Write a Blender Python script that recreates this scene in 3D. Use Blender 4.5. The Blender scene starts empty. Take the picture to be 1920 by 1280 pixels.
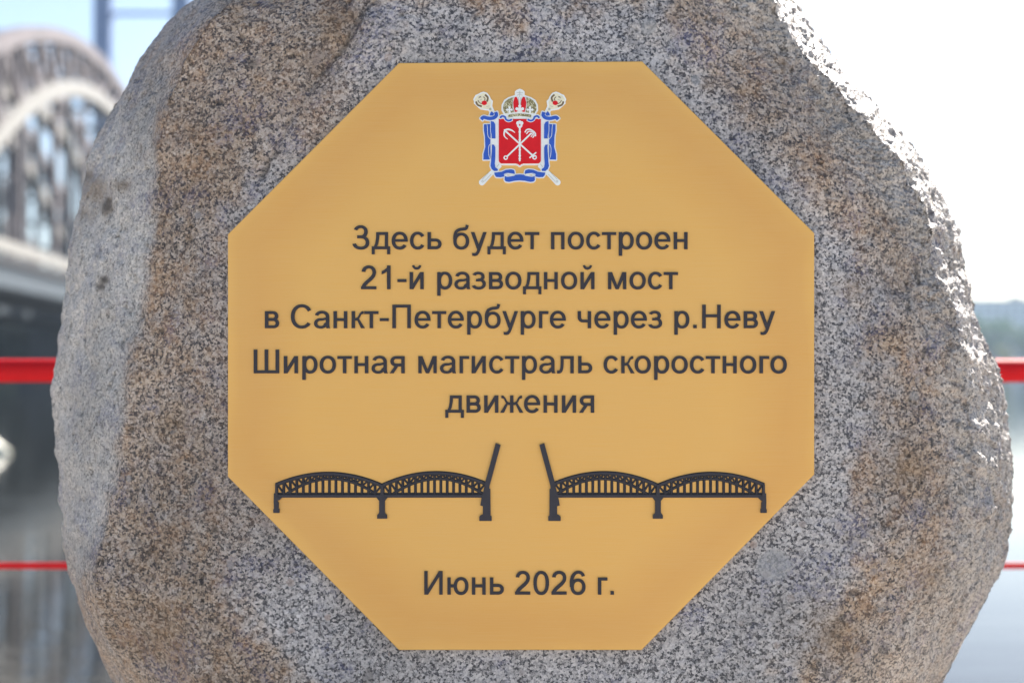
import bpy, bmesh, math, random
import numpy as np
from mathutils import Vector, Matrix
from mathutils.geometry import delaunay_2d_cdt

# ------------------------------------------------------------------ camera, world, sun
C = bpy.context.scene.collection
scene = bpy.context.scene
R = math.radians
CAM_H = 1.10                      # camera above the quay paving
DIST = 1.87                       # camera to plaque
FPX = 50.0 / 36.0 * 1920.0        # focal length in photo pixels
PITCH = math.atan(50.0 / FPX)
S = DIST / FPX                    # metres per photo pixel on the plaque

cam = bpy.data.cameras.new("camera")
cam.lens = 50; cam.sensor_width = 36; cam.clip_start = 0.05; cam.clip_end = 9000
cam.dof.use_dof = True; cam.dof.focus_distance = DIST + 0.01; cam.dof.aperture_fstop = 2.6
cam.dof.aperture_blades = 9
camo = bpy.data.objects.new("camera", cam); C.objects.link(camo)
camo.location = (0, -DIST * math.cos(PITCH), CAM_H)
camo.rotation_euler = (math.pi / 2 + PITCH, 0, 0)
scene.camera = camo

SUN_EL, SUN_AZ = R(41), R(31)     # azimuth measured from +Y (view direction) towards +X
world = bpy.data.worlds.new("World"); scene.world = world; world.use_nodes = True
wn = world.node_tree.nodes; wl = world.node_tree.links
sky = wn.new("ShaderNodeTexSky"); sky.sky_type = 'NISHITA'; sky.sun_disc = False
sky.sun_elevation = SUN_EL; sky.sun_rotation = SUN_AZ
sky.air_density = 0.9; sky.dust_density = 1.0; sky.ozone_density = 1.0
bg = wn['Background']; bg.inputs['Strength'].default_value = 0.071
wl.new(sky.outputs[0], bg.inputs['Color'])
sun = bpy.data.lights.new("sun", 'SUN'); sun.energy = 5.0; sun.angle = R(0.53); sun.color = (1, 0.95, 0.88)
suno = bpy.data.objects.new("sun", sun); C.objects.link(suno)
sdir = Vector((math.cos(SUN_EL) * math.sin(SUN_AZ), math.cos(SUN_EL) * math.cos(SUN_AZ), math.sin(SUN_EL)))
suno.rotation_euler = sdir.to_track_quat('Z', 'Y').to_euler(); suno.location = (6, 6, 12)
vs = scene.view_settings
vs.view_transform = 'Standard'; vs.look = 'None'; vs.gamma = 1; vs.use_curve_mapping = False
vs.exposure = 1.54

# ------------------------------------------------------------------ helpers
def tag(o, label=None, cat=None, group=None, kind=None):
    if label: o['label'] = label
    if cat: o['category'] = cat
    if group: o['group'] = group
    if kind: o['kind'] = kind
    return o
def empty(name, loc, label, cat, group=None):
    o = bpy.data.objects.new(name, None); C.objects.link(o); o.location = loc
    o.empty_display_size = 0.2
    return tag(o, label, cat, group)
def link(name, me, mat, parent=None, loc=None):
    o = bpy.data.objects.new(name, me); C.objects.link(o)
    if mat is not None and len(me.materials) == 0: me.materials.append(mat)
    if loc is not None: o.location = loc
    if parent is not None: o.parent = parent
    return o
def mesh(name, verts, faces, smooth=False):
    me = bpy.data.meshes.new(name); me.from_pydata([tuple(v) for v in verts], [], faces); me.update()
    if smooth: me.polygons.foreach_set('use_smooth', [True] * len(me.polygons))
    return me

class MB:
    def __init__(s): s.v = []; s.f = []
    def box(s, c, d):
        x, y, z = c; a, b, e = d[0] / 2, d[1] / 2, d[2] / 2; n = len(s.v)
        s.v += [(x + i * a, y + j * b, z + k * e) for k in (-1, 1) for j in (-1, 1) for i in (-1, 1)]
        s.f += [tuple(n + q for q in f) for f in ((0, 2, 3, 1), (4, 5, 7, 6), (0, 1, 5, 4), (2, 6, 7, 3), (0, 4, 6, 2), (1, 3, 7, 5))]
        return s
    def beam(s, p, q, w, h):
        p = Vector(p); q = Vector(q); d = (q - p).normalized()
        side = d.cross(Vector((0, 0, 1)))
        if side.length < 1e-3: side = Vector((1, 0, 0))
        side.normalize(); up = side.cross(d).normalized(); n = len(s.v)
        for e in (p, q):
            for i, j in ((-1, -1), (1, -1), (1, 1), (-1, 1)): s.v.append(tuple(e + side * i * w / 2 + up * j * h / 2))
        s.f += [tuple(n + q_ for q_ in f) for f in ((3, 2, 1, 0), (4, 5, 6, 7), (0, 1, 5, 4), (1, 2, 6, 5), (2, 3, 7, 6), (3, 0, 4, 7))]
        return s
    def tube(s, pts, rad, n=12, caps=True):
        pts = [Vector(p) for p in pts]; k0 = len(s.v)
        for i, p in enumerate(pts):
            d = (pts[min(i + 1, len(pts) - 1)] - pts[max(i - 1, 0)]).normalized()
            a = d.orthogonal().normalized() if abs(d.z) > .9 else d.cross(Vector((0, 0, 1))).normalized()
            b = d.cross(a); r = rad[i] if isinstance(rad, (list, tuple)) else rad
            for j in range(n):
                t = 2 * math.pi * j / n
                s.v.append(tuple(p + (a * math.cos(t) + b * math.sin(t)) * r))
        for i in range(len(pts) - 1):
            for j in range(n):
                s.f.append((k0 + i * n + j, k0 + i * n + (j + 1) % n, k0 + (i + 1) * n + (j + 1) % n, k0 + (i + 1) * n + j))
        if caps:
            s.f.append(tuple(k0 + j for j in range(n))[::-1]); s.f.append(tuple(k0 + (len(pts) - 1) * n + j for j in range(n)))
        return s
    def build(s, name, mat, parent=None, smooth=False, loc=None):
        v = s.v
        if parent is not None and loc is None:
            o0 = parent.get('_o', None)
        me = mesh(name, v, s.f, smooth)
        bm = bmesh.new(); bm.from_mesh(me); bmesh.ops.recalc_face_normals(bm, faces=bm.faces); bm.to_mesh(me); bm.free()
        return link(name, me, mat, parent, loc)

# ---- materials
class N:
    """tiny node-graph writer"""
    def __init__(s, name):
        s.m = bpy.data.materials.new(name); s.m.use_nodes = True
        s.t = s.m.node_tree; s.b = s.t.nodes['Principled BSDF']; s.out = s.t.nodes['Material Output']
    def n(s, typ, **k):
        x = s.t.nodes.new('ShaderNode' + typ)
        for a, v in k.items(): setattr(x, a, v)
        return x
    def l(s, a, b): s.t.links.new(a, b)
    def set(s, x, key, v):
        if hasattr(v, 'is_output') or isinstance(v, bpy.types.NodeSocket): s.l(v, x.inputs[key])
        else: x.inputs[key].default_value = v
    def noise(s, vec, scale, detail=3, rough=.5, dist=0):
        x = s.n('TexNoise'); s.set(x, 'Vector', vec); x.inputs['Scale'].default_value = scale
        x.inputs['Detail'].default_value = detail; x.inputs['Roughness'].default_value = rough
        x.inputs['Distortion'].default_value = dist
        return x.outputs['Fac']
    def ramp(s, fac, stops, interp='LINEAR'):
        x = s.n('ValToRGB'); s.l(fac, x.inputs[0]); cr = x.color_ramp; cr.interpolation = interp
        while len(cr.elements) < len(stops): cr.elements.new(.5)
        for e, (p, c) in zip(cr.elements, stops):
            e.position = p; e.color = (c[0], c[1], c[2], 1) if isinstance(c, (tuple, list)) else (c, c, c, 1)
        return x.outputs[0]
    def mix(s, fac, a, b, mode='MIX'):
        x = s.n('Mix', data_type='RGBA', blend_type=mode)
        s.set(x, 0, fac)
        for i, v in ((6, a), (7, b)):
            if isinstance(v, (tuple, list)): x.inputs[i].default_value = (v[0], v[1], v[2], 1)
            else: s.l(v, x.inputs[i])
        return x.outputs[2]
    def math(s, op, a, b=0.0, c=0.0, clamp=False):
        x = s.n('Math', operation=op, use_clamp=clamp)
        for i, v in ((0, a), (1, b), (2, c)): s.set(x, i, v)
        return x.outputs[0]
    def attr(s, name): return s.n('Attribute', attribute_name=name).outputs['Fac']
    def bump(s, h, dist, strength=1.0):
        x = s.n('Bump'); x.inputs['Distance'].default_value = dist; x.inputs['Strength'].default_value = strength
        s.l(h, x.inputs['Height']); s.l(x.outputs[0], s.b.inputs['Normal']); return x
def simple(name, col, rough=.5, metal=0, var=0.12, scale=8, spec=.5, coat=0):
    m = N(name); tc = m.n('TexCoord').outputs['Object']
    f = m.noise(tc, scale, 4, .6)
    c = m.mix(m.math('MULTIPLY', m.ramp(f, [(.3, 0.), (.7, 1.)]), 1.0), tuple(x * (1 - var) for x in col), tuple(min(1, x * (1 + var)) for x in col))
    m.l(c, m.b.inputs['Base Color']); m.b.inputs['Roughness'].default_value = rough
    m.b.inputs['Metallic'].default_value = metal; m.b.inputs['Specular IOR Level'].default_value = spec
    m.b.inputs['Coat Weight'].default_value = coat
    return m.m

# ---- numpy gradient-free value noise (seeded, vectorised)
def vnoise(p, seed=0):
    i = np.floor(p).astype(np.int64); f = p - i; f = f * f * f * (f * (f * 6 - 15) + 10)
    def h(x, y, z):
        n = (x * 374761393 + y * 668265263 + z * 2147483647 + seed * 1274126177) & 0xffffffff
        n = ((n ^ (n >> 13)) * 1274126177) & 0xffffffff
        n = ((n ^ (n >> 16)) * 2246822519) & 0xffffffff
        return ((n ^ (n >> 15)) & 0xffffff) / float(0xffffff)
    X, Y, Z = i[:, 0], i[:, 1], i[:, 2]; fx, fy, fz = f[:, 0], f[:, 1], f[:, 2]
    r = 0
    for a in (0, 1):
        for b in (0, 1):
            for c in (0, 1):
                r = r + h(X + a, Y + b, Z + c) * (fx if a else 1 - fx) * (fy if b else 1 - fy) * (fz if c else 1 - fz)
    return r * 2 - 1
def fbm(p, octs=4, seed=0, gain=.5, ridged=False):
    r = np.zeros(len(p)); a = 1.0; t = 0
    for o in range(octs):
        v = vnoise(p * 2 ** o + 17.3 * o, seed + o)
        r += a * ((1 - 2 * np.abs(v)) if ridged else v); t += a; a *= gain
    return r / t
def sstep(a, b, x):
    t = np.clip((x - a) / (b - a), 0, 1); return t * t * (3 - 2 * t)

# ------------------------------------------------------------------ frame of the stone
# stone frame: x right, y into the stone, z up, measured from the centre of view on the plaque face
MF = Matrix.Translation((0, 0, CAM_H + DIST * math.sin(PITCH))) @ Matrix.Rotation(PITCH, 4, 'X')
def lean(v):  # the stone and its plaque lean back by about one degree
    return MF @ Vector(v)
def px(x, y): return ((x - 960) * S, (640 - y) * S)

# ------------------------------------------------------------------ materials
def granite():
    m = N("granite"); tc = m.n('TexCoord').outputs['Object']
    wea, fac, stn, drk, frs = (m.attr(a) for a in ('weather', 'facet', 'stain', 'dark', 'fresh'))
    # warp coordinates a little so grains are ragged
    nz = m.n('TexNoise'); m.l(tc, nz.inputs['Vector']); nz.inputs['Scale'].default_value = 420; nz.inputs['Detail'].default_value = 3
    vm = m.n('VectorMath', operation='MULTIPLY_ADD'); m.l(nz.outputs['Color'], vm.inputs[0]); vm.inputs[1].default_value = (.0034,) * 3
    m.l(tc, vm.inputs[2]); vec = vm.outputs[0]
    v1 = m.n('TexVoronoi'); m.l(vec, v1.inputs['Vector']); v1.inputs['Scale'].default_value = 330
    sep = m.n('SeparateColor'); m.l(v1.outputs['Color'], sep.inputs[0]); r1, r2, r3 = sep.outputs[0], sep.outputs[1], sep.outputs[2]
    v2 = m.n('TexVoronoi'); m.l(vec, v2.inputs['Vector']); v2.inputs['Scale'].default_value = 620
    sep2 = m.n('SeparateColor'); m.l(v2.outputs['Color'], sep2.inputs[0]); q1 = sep2.outputs[0]
    clus = m.noise(vec, 95, 3, .6)
    # mineral value: random per grain, clustered
    val = m.math('ADD', m.math('MULTIPLY', r1, .52), m.math('ADD', m.math('MULTIPLY', q1, .25), m.math('MULTIPLY', clus, .40)))
    grey = m.ramp(val, [(.28, (.040, .038, .042)), (.405, (.085, .080, .083)), (.52, (.29, .272, .262)), (.68, (.45, .415, .392)), (.88, (.60, .555, .525)), (1.0, (.66, .62, .59))])
    warm = m.ramp(val, [(.28, (.045, .038, .036)), (.42, (.11, .082, .070)), (.53, (.30, .215, .150)), (.68, (.49, .365, .26)), (.88, (.62, .50, .39)), (1.0, (.70, .60, .50))])
    pale = m.ramp(val, [(.26, (.20, .187, .172)), (.45, (.52, .483, .435)), (.7, (.68, .635, .575)), (1.0, (.80, .76, .70))])
    col = m.mix(wea, grey, warm)
    col = m.mix(m.math('MULTIPLY', fac, .8), col, pale)
    # rusty orange patches inside the weathered skin
    rust = m.math('MULTIPLY', wea, m.ramp(m.noise(tc, 16, 6, .75), [(.47, 0.), (.62, .72)]))
    rust = m.math('MULTIPLY', rust, m.ramp(m.noise(vec, 160, 2, .5), [(.35, .2), (.6, 1.)]))
    col = m.mix(rust, col, m.mix(.5, col, (.50, .235, .075)))
    # blue sky reflection on dark mica, painted into the grain colour
    blue = m.math('MULTIPLY', m.ramp(m.noise(tc, 17, 4, .6), [(.52, 0.), (.68, .7)]), m.ramp(m.noise(vec, 200, 2, .5), [(.42, 0.), (.56, 1.)]))
    col = m.mix(blue, col, m.mix(.55, col, (.075, .085, .22)))
    # occasional big feldspar crystals
    v3 = m.n('TexVoronoi'); m.l(vec, v3.inputs['Vector']); v3.inputs['Scale'].default_value = 62
    s3 = m.n('SeparateColor'); m.l(v3.outputs['Color'], s3.inputs[0])
    big = m.math('MULTIPLY', m.math('GREATER_THAN', s3.outputs[0], .88), m.math('LESS_THAN', v3.outputs['Distance'], m.math('MULTIPLY', s3.outputs[1], .36)))
    col = m.mix(m.math('MULTIPLY', big, .6), col, m.mix(s3.outputs[2], (.36, .34, .33), (.44, .33, .27)))
    # large tone variation, stains
    tone = m.ramp(m.noise(tc, 5, 4, .55), [(.3, .80), (.7, 1.16)])
    col = m.mix(1.0, col, tone, 'MULTIPLY')
    col = m.mix(m.math('MULTIPLY', stn, .8), col, m.mix(.5, col, (.30, .17, .06)))
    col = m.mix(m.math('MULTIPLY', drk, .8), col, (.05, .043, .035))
    col = m.mix(m.math('MULTIPLY', frs, .55), col, (.33, .33, .33))
    m.l(col, m.b.inputs['Base Color'])
    rg = m.ramp(val, [(.35, .42), (.7, .62)]); m.l(rg, m.b.inputs['Roughness'])
    m.b.inputs['Specular IOR Level'].default_value = .5
    rough_zone = m.math('ADD', .35, m.math('MULTIPLY', m.math('ADD', wea, fac, clamp=True), .9))
    h = m.math('ADD', m.math('MULTIPLY', m.noise(vec, 260, 4, .65), 1.0), m.math('MULTIPLY', m.noise(tc, 90, 3, .6), .9))
    h = m.math('MULTIPLY', m.math('ADD', h, m.math('MULTIPLY', r2, .25)), rough_zone)
    m.bump(h, .0028, .95)
    return m.m

def plaque_metal():
    m = N("gold_plaque_metal"); tc = m.n('TexCoord').outputs['Object']
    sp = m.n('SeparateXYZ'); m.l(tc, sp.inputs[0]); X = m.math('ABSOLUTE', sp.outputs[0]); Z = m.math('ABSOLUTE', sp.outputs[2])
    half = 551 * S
    # distance to the rim of the octagon: a darker toned band follows the rim
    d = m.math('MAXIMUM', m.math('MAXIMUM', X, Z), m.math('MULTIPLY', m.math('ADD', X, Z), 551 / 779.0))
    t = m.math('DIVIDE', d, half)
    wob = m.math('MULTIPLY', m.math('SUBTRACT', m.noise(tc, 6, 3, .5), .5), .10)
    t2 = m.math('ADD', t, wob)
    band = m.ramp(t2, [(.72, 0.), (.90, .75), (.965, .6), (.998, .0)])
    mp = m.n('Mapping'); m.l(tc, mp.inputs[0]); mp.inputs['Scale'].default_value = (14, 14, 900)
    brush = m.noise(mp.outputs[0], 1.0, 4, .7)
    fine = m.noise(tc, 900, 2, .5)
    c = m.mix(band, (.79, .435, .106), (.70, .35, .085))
    c = m.mix(m.ramp(brush, [(.3, .0), (.7, .20)]), c, (.80, .56, .27))
    c = m.mix(m.ramp(fine, [(.3, .0), (.8, .10)]), c, (.50, .29, .09))
    blot = m.noise(tc, 7, 4, .6)
    c = m.mix(m.ramp(blot, [(.35, 0.), (.7, .16)]), c, (.72, .46, .17))
    m.l(c, m.b.inputs['Base Color'])
    m.b.inputs['Metallic'].default_value = .45; m.b.inputs['Roughness'].default_value = .5
    m.bump(m.math('ADD', brush, m.math('MULTIPLY', fine, .6)), .0002, .25)
    return m.m

M = {}
M['granite'] = granite()
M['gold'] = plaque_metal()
M['letter'] = simple('dark_letter_enamel', (.034, .031, .038), .5, 0, .10, 60, .3)
M['relief'] = simple('dark_relief_enamel', (.040, .037, .045), .5, 0, .12, 60, .3)
M['relief_shade'] = simple('black_relief_shade', (.010, .010, .016), .6, 0, .1, 60)  # near-black layer paints the shade between the truss members
M['enamel_white'] = simple('white_enamel', (.82, .84, .80), .35, 0, .04, 90)
M['enamel_red'] = simple('red_enamel', (.68, .010, .018), .45, 0, .06, 90, .2)
M['enamel_blue'] = simple('blue_enamel', (.035, .11, .50), .45, 0, .10, 60, .2)
M['emblem_brown'] = simple('brown_enamel', (.16, .10, .045), .4, 0, .3, 300)
M['emblem_line'] = simple('grey_line_enamel', (.42, .42, .36), .4, 0, .1, 90)
m = N('speckled_gold_enamel'); tc = m.n('TexCoord').outputs['Object']
v = m.n('TexVoronoi'); m.l(tc, v.inputs['Vector']); v.inputs['Scale'].default_value = 620
m.l(m.ramp(v.outputs['Distance'], [(.32, (.72, .68, .45)), (.50, (.20, .17, .06))]), m.b.inputs['Base Color']); m.b.inputs['Roughness'].default_value = .4
M['emblem_gold'] = m.m
M['emblem_cream'] = simple('cream_enamel', (.80, .74, .52), .4, 0, .08, 200)
M['rail_red'] = simple('red_rail_paint', (.56, .012, .016), .6, 0, .08, 20, .1, 0)
M['plinth'] = simple('grey_plinth_granite', (.30, .29, .28), .6, 0, .35, 160)

# ------------------------------------------------------------------ ground, quay, water
def paving():
    m = N('paving_stone'); tc = m.n('TexCoord').outputs['Object']
    c = m.ramp(m.noise(tc, 90, 4, .7), [(.3, (.32, .30, .28)), (.5, (.44, .41, .38)), (.75, (.54, .51, .47))])
    c = m.mix(1.0, c, m.ramp(m.noise(tc, 1.3, 4, .6), [(.3, .85), (.7, 1.1)]), 'MULTIPLY')
    m.l(c, m.b.inputs['Base Color']); m.b.inputs['Roughness'].default_value = .8
    m.bump(m.noise(tc, 120, 3, .6), .002, .6)
    return m.m
M['paving'] = paving()
g = MB(); g.box((0, -1500 + 1.90 - 2, -1.6), (6000, 3000, 3.18)); 
tag(g.build('quay_ground', M['paving']), kind='structure')
def slab(w, d, t):
    b = MB(); b.box((0, 0, t / 2), (w, d, t)); me = mesh('paving_slab', b.v, b.f)
    bm = bmesh.new(); bm.from_mesh(me); bmesh.ops.recalc_face_normals(bm, faces=bm.faces)
    bmesh.ops.bevel(bm, geom=[e for e in bm.edges if all(v.co.z > t * .9 for v in e.verts)], offset=.004, segments=1, affect='EDGES'); bm.to_mesh(me); bm.free()
    me.materials.append(M['paving']); return me
pav = bpy.data.objects.new('pavement', None); C.objects.link(pav); tag(pav, kind='structure')
sl = slab(.593, .593, .05)
random.seed(4)
for i in range(-8, 9):
    for j in range(-9, 7):
        x, y = i * .6 + .1, -.35 + j * .6 - 2.2
        o = link('paving_slab', sl, None, pav, (x, y, -.05 + random.uniform(-.001, .001)))
g = MB(); g.box((0, 1.66, -.03), (400, .52, .16)); tag(g.build('quay_edge', M['plinth']), kind='structure')
g = MB(); g.box((0, 1.56, -2.3), (400, .60, 4.36)); tag(g.build('quay_wall', M['plinth']), kind='structure')

def water():
    m = N('river_water'); tc = m.n('TexCoord').outputs['Object']
    m.b.inputs['Base Color'].default_value = (.012, .013, .012, 1)
    m.b.inputs['Roughness'].default_value = .03; m.b.inputs['IOR'].default_value = 1.333
    mp = m.n('Mapping'); m.l(tc, mp.inputs[0]); mp.inputs['Scale'].default_value = (.4, 1.2, 1)
    a = m.noise(mp.outputs[0], .35, 5, .55, .3); b = m.noise(mp.outputs[0], 2.2, 4, .6, .5)
    m.bump(m.math('ADD', a, m.math('MULTIPLY', b, .28)), .10, .16)
    return m.m
M['water'] = water()
WZ = -2.2
n = [(-4000, 1.7, WZ), (4000, 1.7, WZ), (4000, 6000, WZ), (-4000, 6000, WZ)]
tag(link('river_water', mesh('river_water', n, [(0, 1, 2, 3)]), M['water']), kind='structure')

# ------------------------------------------------------------------ the memorial stone
stone = empty('memorial_stone', (0, .28, 0), 'large rounded granite boulder carrying a golden octagonal plaque with dark raised writing', 'monument')
OFF = Vector(stone.location)
def to_stone(v): return lean(v) - OFF

OUT = [(352,0),(280,75),(240,135),(215,175),(190,215),(175,250),(160,290),(152,340),(147,390),(135,450),(122,540),(112,620),(108,648),
 (105,775),(113,897),(120,993),(130,1062),(154,1137),(175,1200),(205,1275),(250,1370),(310,1460),(390,1550),(480,1640),(600,1730),(760,1800),(950,1830),
 (1130,1810),(1300,1740),(1440,1640),(1560,1530),(1660,1420),(1730,1335),(1765,1280),(1800,1210),(1840,1140),(1865,1095),(1882,1055),(1900,960),(1902,905),(1907,855),(1895,810),
 (1889,740),(1880,695),(1852,640),(1826,540),(1806,435),(1773,372),(1730,297),(1657,221),(1589,142),(1560,95),(1520,45),(1490,0),(1400,-90),(1250,-170),(1050,-215),(850,-205),(650,-150),(480,-75)]
CX, CY = 977.0, 667.0
def build_boulder():
    na, nf, nb = 1650, 400, 80
    oa = np.array([math.atan2(-(y - CY), x - CX) for x, y in OUT]); orr = np.array([math.hypot(x - CX, y - CY) for x, y in OUT])
    k = np.argsort(oa); oa, orr = oa[k], orr[k]
    ang = np.linspace(-math.pi, math.pi, na, endpoint=False)
    Rr = np.interp(ang, oa, orr, period=2 * math.pi)
    ker = np.hanning(13); ker /= ker.sum()
    Rr = np.convolve(np.concatenate([Rr[-6:], Rr, Rr[:6]]), ker, 'valid')
    # ridge line where the left side facet begins (fraction of the radius)
    RID = [(400,20),(335,120),(300,230),(292,350),(292,450),(285,540),(268,620),(248,750),(222,880),(196,980),(175,1080),(185,1180)]
    ra = np.array([math.atan2(-(y - CY), x - CX) % (2 * math.pi) for x, y in RID]); rr = np.array([math.hypot(x - CX, y - CY) for x, y in RID])
    k = np.argsort(ra); ra, rr = ra[k], rr[k]
    a2 = ang % (2 * math.pi)
    tr = np.interp(a2, ra, rr) / Rr; 
    inl = sstep(ra[0] - .30, ra[0] + .05, a2) * (1 - sstep(ra[-1] - .08, ra[-1] + .18, a2))
    RB = [(1400,-60),(1465,20),(1530,105),(1612,205),(1688,310),(1738,400),(1772,510),(1796,640),(1822,760),(1846,860),(1850,960)]
    rb = np.array([math.atan2(-(y - CY), x - CX) for x, y in RB]); rbr = np.array([math.hypot(x - CX, y - CY) for x, y in RB])
    k = np.argsort(rb); rb, rbr = rb[k], rbr[k]
    trr_ = np.clip(np.interp(ang, rb, rbr) / Rr + .012 * vnoise(np.stack([ang * 9, ang * 0, ang * 0], 1), 7) + .008 * vnoise(np.stack([ang * 31, ang * 0, ang * 0], 1), 8), .72, .985)
    inr = sstep(-.62, -.15, ang) * (1 - sstep(1.15, 1.7, ang))
    DS = .30
    P = []; 
    th = np.linspace(0, 1, 190)[1:]
    tf = np.concatenate([.66 * np.linspace(0, 1, nf - 189) ** .8, .66 + .34 * np.sin(th * math.pi / 2) ** .93])
    TT = []
    for t in tf:
        u = np.clip((t - .66) / .34, 0, 1)
        yr = .012 + DS * (1 - np.sqrt(np.maximum(0, 1 - u ** 2.7))) ** 1.0
        trr = np.clip(tr, .6, .97)
        ridge = .012 + .055 * np.clip((t - .62) / np.maximum(trr - .62, .05), 0, 1) ** 1.4
        q = np.clip((t - trr) / (1 - trr), 0, 1)
        yl = ridge + (DS - .067) * (q * .62 + .38 * q ** 4)
        # soften the arris
        y = yr * (1 - inl) + yl * inl
        g_ = .012 + .062 * np.clip((t - .62) / (trr_ - .62), 0, 1) ** 1.5; q = np.clip((t - trr_) / (1 - trr_), 0, 1)
        y2 = g_ + (DS - .074) * (q * .66 + .34 * q ** 4)
        y = y * (1 - inr) + y2 * inr
        P.append((t, y)); 
    rows = []
    ca, sa = np.cos(ang), np.sin(ang)
    kpers = (DIST + DS) / DIST
    for t, y in P:
        w = Rr * t
        # the outline sits DS behind the plaque: enlarge it accordingly
        kk = (DIST + y) / DIST
        X = ((CX - 960) + ca * w) * S * kk; Z = ((640 - CY) + sa * w) * S * kk
        rows.append(np.stack([X, y + 0 * X, Z], 1))
    X1 = rows[-1]
    for i in range(1, nb):
        b = i / (nb - 1) * math.pi / 2
        c = math.cos(b) ** .8 if i < nb - 1 else 0.0005
        X = X1[:, 0] * c + (1 - c) * .01; Z = X1[:, 2] * c + (1 - c) * (-.05)
        rows.append(np.stack([X, np.full(na, DS + .42 * math.sin(b)), Z], 1))
    V = np.stack(rows, 0); nr = V.shape[0]; base = V.reshape(-1, 3).copy()
    # image-plane coordinates of each vertex (photo pixels) to lay out the zones of the stone
    kk = (DIST + base[:, 1]) / DIST
    pxx = base[:, 0] / S / kk + 960; pyy = 640 - base[:, 2] / S / kk
    T = np.repeat(np.concatenate([tf, np.full(nb - 1, 1.0)]), na)
    back = np.repeat(np.concatenate([np.zeros(nf), np.ones(nb - 1)]), na)
    A = np.tile(ang, nr); INL = np.tile(inl, nr); TR = np.tile(tr, nr)
    # normals by finite differences
    def normals(V):
        da = np.roll(V, -1, 1) - np.roll(V, 1, 1); dt = np.gradient(V, axis=0)
        nn = np.cross(da, dt); ln = np.linalg.norm(nn, axis=2, keepdims=True); ln[ln == 0] = 1; nn = nn / ln
        return nn
    Nn = normals(V).reshape(-1, 3)
    sgn = np.sign((Nn * (base - np.array([0, .35, 0]))).sum(1).mean()); Nn *= sgn
    Nn[T < .02] = (0, -1, 0)
    flat = 1 - sstep(.64, .80, T)                       # sawn face round the plaque
    right = sstep(.2, .9, np.cos(A - .35)) * sstep(.80, .93, T)
    d = fbm(base * 3.2, 3, 3) * .010 * (1 - flat)
    d += fbm(base * 11, 4, 9) * .0085 * (1 - flat)
    d += fbm(base * 42, 4, 21) * .0040 * (1 - .8 * flat)
    d += fbm(base * 150, 2, 33) * .0010
    # chipped, pitted shoulder on the right, drawn out along the edge
    ax = np.stack([np.cos(A) * 0 + A * 1.1, T * 26 + base[:, 1] * 6, base[:, 1] * 4], 1)
    st = fbm(np.stack([A * 20 + T * 9, T * 30 + base[:, 1] * 40 + 2.5 * vnoise(base * 9, 5), base[:, 1] * 12], 1), 5, 71, .62, ridged=True)
    d += right * .0022 * fbm(base * 170, 2, 61, .6, ridged=True) + right * .004 * np.floor(2.5 * fbm(base * 34, 3, 67)) / 2.5
    d += right * (st * .0065 - .0058)
    pit = fbm(base * 105, 2, 55); d -= right * sstep(.2, .6, pit) * .0032
    # conchoidal facets on the left side
    cell = np.abs(fbm(base * 6.5 + 3, 2, 88)); d += INL * sstep(.78, .9, T) * (.010 * cell - .004)
    # groove running down from the top left
    G = [(705,-40),(680,20),(640,90),(596,142),(562,190),(536,240),(508,292),(490,330)]
    dist = np.full(len(base), 1e9)
    for (x0, y0), (x1, y1) in zip(G, G[1:]):
        vx, vy = x1 - x0, y1 - y0; t = np.clip(((pxx - x0) * vx + (pyy - y0) * vy) / (vx * vx + vy * vy), 0, 1)
        dist = np.minimum(dist, np.hypot(pxx - x0 - t * vx, pyy - y0 - t * vy))
    dist = dist + 5 * vnoise(base * 40, 91); front = 1 - back
    d -= front * .0045 * np.exp(-(dist / 6) ** 2) + front * .004 * np.exp(-(dist / 26) ** 2)
    # small pits in the weathered skin
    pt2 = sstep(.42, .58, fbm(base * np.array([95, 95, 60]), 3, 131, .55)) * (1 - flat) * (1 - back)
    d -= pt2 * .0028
    # never let the stone come through the plaque
    Vn = base + Nn * d[:, None]
    inplate = np.maximum(np.maximum(abs(pxx - CX), abs(pyy - CY)), (abs(pxx - CX) + abs(pyy - CY)) / 779 * 551) < 600
    Vn[inplate & (back < .5), 1] = np.maximum(Vn[inplate & (back < .5), 1], .0085)
    # ---- zones
    n1 = fbm(base * 7, 5, 101, .6); n2 = fbm(base * 26, 4, 111, .6)
    ex = (pxx - 1010) / 655; ey = (pyy - 760) / 800
    ell = np.sqrt(np.abs(ex) ** 2.4 + np.abs(ey) ** 2.4)
    e = ell + .11 * n1 + .15 * n2
    wea = sstep(.84, 1.06, e)
    wea = np.maximum(wea, sstep(500, 300, pxx + 90 * n1 - .12 * np.abs(pyy - 500)) * sstep(1250, 1000, pyy) * .95)
    wea = np.maximum(wea, sstep(760, 620, pxx + 60 * n1) * sstep(330, 140, pyy + .8 * (pxx - 500)) * .9)
    line = (pxx - 1210) * .66 - (pyy - 0) * .75 * .66     # brown skin over the upper right shoulder
    wea = np.maximum(wea, sstep(-10, 70, line + 60 * n1) * sstep(1150, 1330, pxx + 60 * n1) * sstep(650, 450, pyy - (pxx - 1300) * .3))
    n3 = fbm(base * 60, 3, 141, .6); wea = np.clip(wea * (.86 + .45 * n2 + .5 * n3), 0, 1)
    fac = INL * sstep(-.005, .03, T - TR + .015 * n2) * (1 - back) * sstep(1190, 980, pyy + 60 * n1) * (.25 + .75 * sstep(90, 400, pyy + 120 * n1))
    fac = np.maximum(fac, .55 * right)
    wea = np.maximum(wea, .85 * INL * sstep(420, 200, pyy + 80 * n1) * front)
    wea = wea * (1 - .85 * fac)
    stn = np.zeros(len(base)); drk = np.zeros(len(base)); frs = np.zeros(len(base))
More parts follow.
